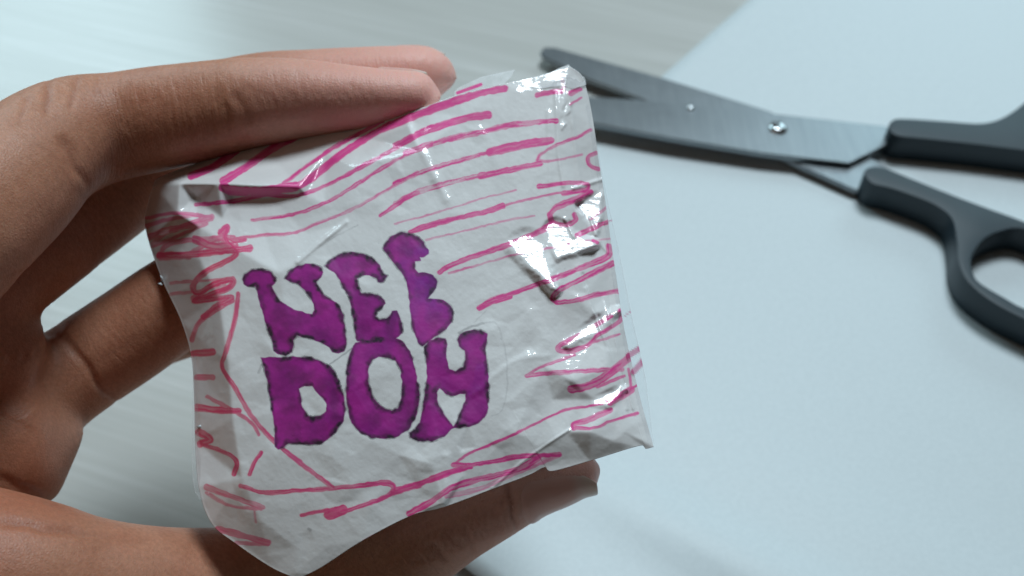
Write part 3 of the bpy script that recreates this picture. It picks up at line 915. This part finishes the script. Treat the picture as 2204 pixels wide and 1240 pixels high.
nq = len(quads) + sum(len(f) for f in efaces)
tot = np.concatenate([np.full(nq, 4), np.full(len(tri), 3)])
me.vertices.add(len(allV)); me.vertices.foreach_set('co', allV.astype(np.float32).ravel())
me.loops.add(len(fl)); me.loops.foreach_set('vertex_index', fl.astype(np.int32))
me.polygons.add(len(tot)); me.polygons.foreach_set('loop_start', np.concatenate([[0], np.cumsum(tot)[:-1]]).astype(np.int32))
me.update(calc_edges=True); me.validate()
me.polygons.foreach_set('use_smooth', np.ones(len(tot), bool))
for k, a in ink.items():
    at_ = me.attributes.new(k, 'FLOAT', 'POINT')
    full = np.zeros(len(allV), np.float32); full[:nV] = a.ravel()
    # marker strokes run on over the edge of the packet
    for r in range(2):
        full[nV + r * nR: nV + (r + 1) * nR] = a.ravel()[ring_all]
    at_.data.foreach_set('value', full)
me.materials.append(M_PACKET)
wrap = bpy.data.objects.new('paper_wrapper', me); C.objects.link(wrap); wrap.parent = packet
tag(wrap, 'white paper lettered NEE DOH in purple with pink marker lines')


def surf_d(x, y):
    i = np.argmin((PX - x) ** 2 + (PY - y) ** 2)
    return D0 + dz.ravel()[i]


def film(name, rows, milky, label=None, pink=None):
    """rows: list of polylines of (px, py, offset above paper in cm or None->absolute)"""
    n = 240
    grid = []
    for r in rows:
        r = np.array(r, float)
        s = np.linspace(0, len(r) - 1, n)
        grid.append(np.stack([np.interp(s, np.arange(len(r)), r[:, k]) for k in range(3)], 1))
    grid = np.array(grid)
    m = len(grid)
    s = np.linspace(0, m - 1, (m - 1) * 8 + 1)
    lo = np.clip(np.floor(s).astype(int), 0, m - 2); f = (s - lo)[:, None, None]
    g = grid[lo] * (1 - f) + grid[lo + 1] * f
    wob = 0.035 * (fbm(g[..., 0] / 16, g[..., 1] / 16, 61, 3) - .5)
    P = at(g[..., 0], g[..., 1], g[..., 2] + wob)
    a, b = P.shape[:2]
    ii = np.arange(a * b).reshape(a, b)
    q = np.stack([ii[:-1, :-1], ii[1:, :-1], ii[1:, 1:], ii[:-1, 1:]], -1).reshape(-1, 4)
    o = mesh_obj(name, P.reshape(-1, 3), q, M_FILM, packet)
    am = o.data.attributes.new('milky', 'FLOAT', 'POINT')
    mv = milky * (0.6 + 0.8 * fbm(g[..., 0] / 14, g[..., 1] / 14, 12, 3))
    mv[-1, :] += .25; mv[-2, :] += .1
    am.data.foreach_set('value', np.clip(mv, 0, 1).astype(np.float32).ravel())
    ap = o.data.attributes.new('pink', 'FLOAT', 'POINT')
    pv = np.zeros(mv.shape)
    if pink:
        for (x0, y0, x1, y1, w) in pink:
            ab = np.array([x1 - x0, y1 - y0]); L2 = ab @ ab
            t = np.clip(((g[..., 0] - x0) * ab[0] + (g[..., 1] - y0) * ab[1]) / L2, 0, 1)
            dd = np.hypot(g[..., 0] - x0 - t * ab[0], g[..., 1] - y0 - t * ab[1])
            pv = np.maximum(pv, np.clip((w - dd) / 2 + .5, 0, 1))
    ap.data.foreach_set('value', pv.astype(np.float32).ravel())
    if label: o['label'] = label
    return o


def hug(pts, lift):
    return [(x, y, surf_d(x, y) - lift) for x, y in pts]


ys = [225, 300, 380, 450, 520, 600, 690, 760, 820, 880, 930, 955]
pr = np.array(RIGHT, float)
xin = np.interp(ys, pr[:, 1], pr[:, 0])
xout = np.interp(ys, [225, 300, 400, 470, 520, 600, 690, 760, 800, 880, 930, 955], [1270, 1283, 1301, 1316, 1328, 1344, 1362, 1378, 1388, 1398, 1403, 1408])
film('tape_strip', [hug([(x - 9, y) for x, y in zip(xin, ys)], .02), hug([(x - 2, y) for x, y in zip(xin, ys)], .015), [(x, y, surf_d(xi - 3, y) + .06) for x, xi, y in zip(xout, xin, ys)]], .05,
     'clear tape standing out past the packet edge', pink=[(1338, 775, 1385, 745, 7), (1364, 800, 1390, 770, 7), (1300, 480, 1330, 470, 2), (1345, 680, 1365, 665, 2)])
film('tape_flap', [hug([(980, 212), (1030, 196), (1086, 180)], .0), [(978, 198, 17.7), (1030, 178, 17.75), (1100, 165, 17.75)], [(985, 190, 18.0), (1035, 166, 18.1), (1108, 150, 18.1)]], .38,
     'cloudy tape flap along the top edge', pink=[(985, 200, 1035, 182, 4)])
film('tape_tuck', [hug([(1165, 190), (1190, 186), (1216, 186), (1236, 190), (1262, 182)], .03), [(1172, 172, 17.58), (1198, 156, 17.55), (1222, 152, 17.51), (1240, 166, 17.53), (1260, 172, 17.61)],
                   [(1182, 160, 17.73), (1200, 148, 17.73), (1224, 139, 17.68), (1233, 152, 17.73), (1257, 166, 17.73)]], .5, 'crumpled tape tuck at the packet corner')
# sliver of clear tape along the left edge
LE = [(414, 765), (414, 840), (413, 915), (413, 980), (415, 1030), (420, 1060), (430, 1076)]
RE = [(422, 765), (426, 840), (426, 915), (432, 980), (434, 1040), (436, 1060), (440, 1076)]
film('tape_strip', [[(x, y, 16.2 + lean(y)) for x, y in RE], [((a[0] + b[0]) / 2, a[1], 16.1 + lean(a[1])) for a, b in zip(LE, RE)], [(x, y, 16.0 + lean(y)) for x, y in LE]], .12, 'clear tape sliver along the edge beside the thumb')
# frayed bits of tape on the left edge
for k, (x, y, l, an) in enumerate([(348, 602, 10, 100), (346, 608, 6, 200), (424, 918, 10, 20)]):
    dl = surf_d(x, y) - .03
    a = at(x, y, dl); b = at(x + l * math.cos(R(an)), y - l * math.sin(R(an)), dl - .04); c = at(x + 4, y + 5, dl - .02); d = at(x + l * .6 * math.cos(R(an)) + 4, y - l * .6 * math.sin(R(an)) + 3, dl - .06)
    o = mesh_obj('tape_fray', [a, b, d, c], [(0, 1, 2, 3)], M_SHEET, packet)
    md = o.modifiers.new('thickness', 'SOLIDIFY'); md.thickness = 0.00015

# ================================================================== hand
# centre lines: (px, py, depth cm, half height cm, half width cm)
INDEX = [(-420, 800, 14.9, 1.30, 1.1), (-220, 615, 14.9, 1.18, 1.0), (-90, 500, 15.1, 1.10, .98), (20, 400, 15.4, 1.05, .95), (95, 325, 15.7, .98, .93), (170, 288, 15.9, .93, .9), (260, 270, 16.0, .86, .86), (360, 252, 16.05, .83, .83),
         (460, 236, 16.1, .78, .8), (540, 224, 16.1, .74, .78), (640, 216, 16.1, .66, .74), (740, 216, 16.1, .58, .70), (820, 214, 16.1, .50, .66), (875, 211, 16.1, .45, .60), (912, 209, 16.1, .40, .52), (932, 207, 16.1, .31, .40), (940, 206, 16.1, .18, .25)]
MIDDLE = [(-420, 900, 16.4, 1.2, 1.1), (-160, 690, 16.6, 1.12, 1.0), (0, 575, 16.9, 1.02, .95), (130, 480, 17.2, .98, .92), (250, 390, 17.5, .95, .9), (330, 310, 17.7, .9, .88), (430, 245, 17.8, .82, .85), (560, 205, 17.8, .74, .8),
          (680, 186, 17.8, .66, .75), (780, 178, 17.8, .62, .72), (860, 168, 17.8, .56, .68), (915, 162, 17.8, .50, .6), (950, 164, 17.8, .38, .48), (972, 168, 17.8, .20, .28)]
RING = [(-300, 1080, 17.4, 1.2, 1.1), (-60, 950, 17.9, 1.08, 1.0), (90, 848, 18.3, .98, .95), (180, 787, 18.6, .93, .93), (280, 720, 18.7, .92, .92), (380, 652, 18.8, .90, .9), (520, 565, 19.2, .86, .86), (660, 500, 19.5, .8, .8),
        (800, 470, 19.4, .74, .74), (920, 470, 19.2, .62, .62), (1000, 475, 19.1, .45, .45), (1030, 478, 19.1, .2, .2)]
LITTLE = [(-300, 1150, 18.0, 1.0, 1.0), (-60, 1000, 19.0, .9, .9), (120, 860, 20.2, .8, .8), (260, 750, 20.6, .76, .76), (420, 690, 20.8, .72, .72), (560, 680, 20.8, .68, .68), (680, 700, 20.4, .62, .62), (770, 730, 20.0, .5, .5), (810, 745, 19.9, .25, .25)]
THUMB = [(-520, 1250, 14.8, 2.0, 1.8), (-250, 1255, 14.8, 1.76, 1.6), (0, 1270, 15.1, 1.48, 1.4), (150, 1298, 15.6, 1.40, 1.3), (300, 1314, 16.2, 1.38, 1.25), (450, 1318, 16.9, 1.44, 1.2), (600, 1298, 17.3, 1.36, 1.1), (740, 1245, 17.4, 1.22, 1.0),
         (850, 1180, 17.3, 1.02, 1.0), (960, 1114, 17.2, .87, .98), (1060, 1066, 17.1, .77, .95), (1140, 1034, 17.1, .64, .88), (1205, 1022, 17.1, .52, .78), (1250, 1014, 17.1, .41, .64), (1274, 1010, 17.1, .29, .46), (1286, 1008, 17.1, .14, .25)]
PALM = [(-600, 1050, 16.2, 2.3, 1.8), (-350, 1000, 16.6, 2.1, 1.6), (-120, 960, 17.2, 1.75, 1.4), (30, 950, 17.6, 1.42, 1.3), (95, 945, 17.8, 1.18, 1.15), (130, 940, 17.9, .8, .8)]
WEB = [(-420, 800, 15.4, 1.7, 1.5), (-320, 950, 15.4, 1.9, 1.6), (-250, 1100, 15.2, 1.6, 1.5)]
WEB2 = [(-300, 720, 16.0, 1.5, 1.3), (-80, 760, 17.0, 1.30, 1.1), (30, 800, 17.6, 1.0, 1.0)]
FOREARM = [(-420, 1050, 15.8, 2.8, 2.2), (-800, 1200, 15.6, 2.7, 2.1), (-1300, 1420, 15.4, 2.5, 2.2), (-1900, 1650, 15.2, 2.7, 2.4), (-2500, 1850, 15.2, 3.0, 2.7)]


def push_back(ch, far):
    out = []
    for x, y, d, a, b in ch:
        t = min(1, max(0, (x + 150) / 420)); d2 = d + far * t * t * (3 - 2 * t)
        out.append((x, y, d2, a * d2 / d, b * d2 / d))
    return out


INDEX, MIDDLE = push_back(INDEX, 1.75), push_back(MIDDLE, 1.6)


def chain(pts, n=10):
    a = np.array(pts, float)
    P = px2cam(a[:, 0], a[:, 1], a[:, 2])
    full = catmull(np.hstack([P, a[:, 3:5]]), n)
    return full[:, :3], np.clip(full[:, 3:5], .05, None)


def frames(P, up):
    T = np.gradient(P, axis=0); T /= np.linalg.norm(T, axis=1)[:, None]
    up = np.asarray(up, float)
    U = up[None] - (T @ up)[:, None] * T
    U /= np.linalg.norm(U, axis=1)[:, None]
    S_ = np.cross(T, U)
    return T, U, S_


def tube(pts, up=(0, 1, 0), nseg=28, n=10):
    P, rr = chain(pts, n)
    T, U, S_ = frames(P, up)
    ang = np.linspace(0, 2 * np.pi, nseg, endpoint=False)
    rings = P[:, None] + U[:, None] * (np.cos(ang)[None, :, None] * rr[:, None, 0:1]) + S_[:, None] * (np.sin(ang)[None, :, None] * rr[:, None, 1:2])
    m = len(P)
    V = np.vstack([rings.reshape(-1, 3), P[:1] - T[:1] * rr[0, 0] * .5, P[-1:] + T[-1:] * rr[-1, 0] * .6])
    F = []
    for i in range(m - 1):
        for j in range(nseg):
            a, b = i * nseg + j, i * nseg + (j + 1) % nseg
            F.append((a, b, b + nseg, a + nseg))
    for j in range(nseg):
        F.append((m * nseg, (j + 1) % nseg, j))
        F.append((m * nseg + 1, (m - 1) * nseg + j, (m - 1) * nseg + (j + 1) % nseg))
    return V, F


UPS = {'index': (0, .85, -.35), 'middle': (0, .9, -.4), 'ring': (0, .3, -.9), 'little': (0, .3, -.9), 'thumb': (.15, -.62, .72)}
chains = {'index': INDEX, 'middle': MIDDLE, 'ring': RING, 'little': LITTLE, 'thumb': THUMB, 'palm': PALM, 'web': WEB, 'web2': WEB2, 'forearm': FOREARM}
AV, AF = [], []
for nm, ch in chains.items():
    if nm == 'thumb':
        V_, F_ = tube(ch, (0, 1, 0))
    else:
        V_, F_ = tube(ch, (0, 1, 0))
    o_ = sum(len(x) for x in AV)
    AV.append(V_); AF.extend([tuple(i + o_ for i in f) for f in F_])
raw = np.vstack(AV)
hand_loc = Vector(at(-420, 1050, 15.8))
tmp = mesh_obj('hand_raw', cam2world(raw), AF, M_SKIN, origin=hand_loc)
bpy.context.view_layer.update()
rm = tmp.modifiers.new('remesh', 'REMESH'); rm.mode = 'VOXEL'; rm.voxel_size = 0.00055; rm.adaptivity = 0
sm = tmp.modifiers.new('smooth', 'SMOOTH'); sm.factor = 0.5; sm.iterations = 20
dg = bpy.context.evaluated_depsgraph_get()
me = bpy.data.meshes.new_from_object(tmp.evaluated_get(dg))
bpy.data.objects.remove(tmp)
# soften the folds where the finger roots join the palm
t2 = bpy.data.objects.new('hand_soft', me); C.objects.link(t2); t2.location = hand_loc
vg = t2.vertex_groups.new(name='palm')
cx_ = np.empty(len(me.vertices) * 3, np.float32); me.vertices.foreach_get('co', cx_)
cx_ = cx_.reshape(-1, 3) + np.array(hand_loc)
qy = cx_[:, 1] * 100 * sp + (cx_[:, 2] * 100 - CAM_H) * cp; qz = cx_[:, 1] * 100 * cp - (cx_[:, 2] * 100 - CAM_H) * sp
pxx = cx_[:, 0] * 100 / qz / K + W / 2; pyy = -qy / qz / K + H / 2
wgt = np.clip((300 - pxx) / 90, 0, 1) * np.clip((pyy - 520) / 90, 0, 1) * np.clip((qz - 15.6) / .6, 0, 1)
for lev in (1, 2, 3, 4):
    ids = np.where(np.ceil(wgt * 4) == lev)[0].tolist()
    if ids: vg.add(ids, lev / 4, 'REPLACE')
s2 = t2.modifiers.new('soft', 'SMOOTH'); s2.factor = .5; s2.iterations = 70; s2.vertex_group = 'palm'
bpy.context.view_layer.update()
me2 = bpy.data.meshes.new_from_object(t2.evaluated_get(bpy.context.evaluated_depsgraph_get()))
bpy.data.objects.remove(t2); bpy.data.meshes.remove(me); me = me2
me.name = 'hand'
nv = len(me.vertices)
co = np.empty(nv * 3, np.float32); me.vertices.foreach_get('co', co); co = co.reshape(-1, 3).astype(float)
no = np.empty(nv * 3, np.float32); me.vertices.foreach_get('normal', no); no = no.reshape(-1, 3).astype(float)
wco = co + np.array(hand_loc)


def world2cam(Q):
    x = Q[..., 0] * 100; b = Q[..., 1] * 100; c = Q[..., 2] * 100 - CAM_H
    y = b * sp + c * cp
    z = -b * cp + c * sp
    return np.stack([x, y, z], -1)


cc = world2cam(wco); cn = world2cam(no + np.array([0, 0, CAM_H / 100])) / 100
along = np.zeros(nv); around = np.zeros(nv); tipf = np.zeros(nv); best = np.full(nv, 1e9); fine = np.zeros(nv); which = np.zeros(nv, int)
info = {}
for k, nm in enumerate(('index', 'middle', 'ring', 'little', 'thumb')):
    P, rr = chain(chains[nm], 10)
    T, U, S_ = frames(P, UPS[nm])
    s = np.concatenate([[0], np.cumsum(np.linalg.norm(np.diff(P, axis=0), axis=1))])
    info[nm] = (P, rr, T, U, S_, s)
    bd = np.full(nv, 1e9); bi = np.zeros(nv, int)
    for i in range(len(P)):
        d = ((cc - P[i]) ** 2).sum(1) / rr[i, 0] ** 2
        c = d < bd; bd[c] = d[c]; bi[c] = i
    rel = cc - P[bi]
    sa = s[bi] + (rel * T[bi]).sum(1)
    an = np.arctan2((rel * S_[bi]).sum(1), (rel * U[bi]).sum(1))
    c = bd < best
    best[c] = bd[c]; along[c] = sa[c] + k * 40; around[c] = an[c]; which[c] = k
    tipf[c] = np.clip(1 - (s[-1] - sa[c]) / 3.6, 0, 1)
    fine[c] = np.clip(1.6 - (s[-1] - sa[c]) / (7.0 if k != 4 else 5.5), 0, 1) * np.clip(1.6 - bd[c] * .6, 0, 1)
# folds of skin: (finger, photo px of the joint, half width in cm, depth in cm, angle centre, angle spread)
crease_v = np.zeros(nv); disp = np.zeros(nv)
PXv = cc[:, 0] / (-cc[:, 2]) / K + W / 2; PYv = -cc[:, 1] / (-cc[:, 2]) / K + H / 2


def skin_line(fi, a, b, w, depth, colr=1.0):
    """crease along the photo segment a-b on finger fi, camera-facing side"""
    ab = np.array(b, float) - np.array(a, float); L2 = ab @ ab
    xx = PXv + 9 * (vnoise(PXv / 30, PYv / 30, 3) - .5); yy = PYv + 9 * (vnoise(PXv / 30, PYv / 30, 4) - .5)
    t = ((xx - a[0]) * ab[0] + (yy - a[1]) * ab[1]) / L2
    tc_ = np.clip(t, 0, 1)
    d = np.hypot(xx - a[0] - tc_ * ab[0], yy - a[1] - tc_ * ab[1])
    fade = np.clip(np.sin(np.pi * np.clip(t * .8 + .1, 0, 1)) * 1.6, 0, 1)
    g = np.exp(-(d / w) ** 2) * fade * (which == fi) * np.clip(cn[:, 2] + .55, 0, 1)
    disp[:] -= g * depth
    crease_v[:] = np.maximum(crease_v, g * colr)


# index: knuckle wrinkles, side folds, last-joint fold
skin_line(0, (108, 172), (98, 245), 7, .035, .9); skin_line(0, (168, 168), (152, 235), 6, .025, .7); skin_line(0, (215, 165), (205, 215), 6, .012, .4)
skin_line(0, (60, 205), (40, 260), 7, .02, .5)
skin_line(0, (508, 200), (542, 266), 11, .028, .8); skin_line(0, (135, 300), (190, 410), 12, .06, .7); skin_line(0, (165, 410), (240, 500), 12, .04, .5); skin_line(0, (470, 190), (490, 260), 7, .015, .4)
for i in range(15):
    x = 245 + i * 17
    skin_line(0, (x, 195 + (i * 37) % 26), (x + 14, 270 + (i * 53) % 40), 3.5, .015, .30)
for i in range(16):
    x = 520 + i * 18
    skin_line(0, (x, 178 + (i * 29) % 22), (x + 22, 232 - i * 1.5 + (i * 41) % 20), 3.5, .013, .28)
# thumb
skin_line(4, (1088, 1040), (1108, 1136), 6, .05, .9); skin_line(4, (925, 1170), (965, 1205), 8, .03, .6); skin_line(4, (1000, 1130), (1020, 1190), 7, .022, .5); skin_line(4, (1055, 1090), (1075, 1140), 6, .015, .4); skin_line(4, (960, 1150), (1005, 1180), 6, .015, .4)
for i in range(16):
    skin_line(4, (880 + i * 13, 1165 - i * 6), (900 + i * 13, 1215 - i * 5), 4.5, .028, .4)
skin_line(4, (0, 1125), (190, 1150), 9, .05, .6); skin_line(4, (150, 1150), (330, 1165), 8, .02, .3)
# palm folds
for fi in (2, 3, 4):
    skin_line(fi, (125, 715), (255, 875), 8, .06, .6); skin_line(fi, (-10, 790), (130, 700), 9, .05, .5); skin_line(fi, (0, 1030), (140, 1090), 10, .05, .6)
    skin_line(fi, (20, 640), (60, 800), 10, .03, .4)
# slight lumps so no segment is a clean tube
lump = .045 * (fbm(along * .8, around * 1.2 + 7, 17, 2) - .5)
co2 = co + no * ((disp + lump)[:, None] / 100)
me.vertices.foreach_set('co', co2.astype(np.float32).ravel())
for nm, a in (('along', along), ('around', around), ('tip', np.where(np.isin(which, (0, 1, 4)), tipf, tipf * .4)), ('crease', np.clip(crease_v, 0, 1)), ('fine', fine)):
    at_ = me.attributes.new(nm, 'FLOAT', 'POINT'); at_.data.foreach_set('value', a.astype(np.float32))
me.update()
me.polygons.foreach_set('use_smooth', np.ones(len(me.polygons), bool))
me.materials.clear(); me.materials.append(M_SKIN)
hand = bpy.data.objects.new('hand', me); C.objects.link(hand); hand.location = hand_loc
tag(hand, 'bare left hand reaching in, thumb below and fingers above gripping the taped packet', 'hand')


def nail(nm, s0, s1, spread, over, up=None, grow=1.02):
    P, rr, T, U, S_, s = info[nm]
    if up is not None:
        T, U, S_ = frames(P, up)
    TT, UU, SS = frames(P, (0, 1, 0))        # axes of the tube's ellipse
    n, m = 22, 17
    V_, fr = [], []
    L = s[-1]
    for i in range(n):
        t = i / (n - 1)
        sv = L - s0 + t * (s0 - s1)
        ex = max(0.0, sv - (L - .32))          # the plate runs on straight past the pad
        q = min(sv, L - .32)
        p = np.array([np.interp(q, s, P[:, k]) for k in range(3)])
        j = int(np.argmin(abs(s - q)))
        r0, r1 = np.interp(q, s, rr[:, 0]), np.interp(q, s, rr[:, 1])
        w = spread * (1 - .35 * max(0, .25 - t) / .25) * (1 - .5 * (max(0, t - .62) / .38) ** 2)
        for a in np.linspace(-w, w, m):
            d = U[j] * math.cos(a) + S_[j] * math.sin(a)
            e0, e1 = d @ UU[j], d @ SS[j]
            rad = 1 / math.sqrt((e0 / r0) ** 2 + (e1 / r1) ** 2)
            lift = (.014 if t > .1 else -.03) - .05 * abs(a / w) ** 4 - (.025 * max(0, t - .85) / .15 if s1 > .1 else 0)
            V_.append(p + d * (rad * grow * (1 - .12 * ex) + lift) + T[j] * ex)
            fr.append(np.clip((t - over + .15) / .25, 0, 1))
    F_ = [(i * m + j, i * m + j + 1, (i + 1) * m + j + 1, (i + 1) * m + j) for i in range(n - 1) for j in range(m - 1)]
    o = mesh_obj('fingernail', cam2world(np.array(V_)), F_, M_NAIL, hand)
    a_ = o.data.attributes.new('free', 'FLOAT', 'POINT'); a_.data.foreach_set('value', np.array(fr, np.float32))
    md = o.modifiers.new('thickness', 'SOLIDIFY'); md.thickness = 0.0004; md.offset = 0
    md = o.modifiers.new('sub', 'SUBSURF'); md.levels = 1; md.render_levels = 1
    return o


nail('index', 1.15, .16, .95, .86, grow=1.0)
nail('middle', 1.15, .18, .95, .86, grow=1.0)
nail('thumb', 1.60, .08, 1.0, .85, grow=1.0)
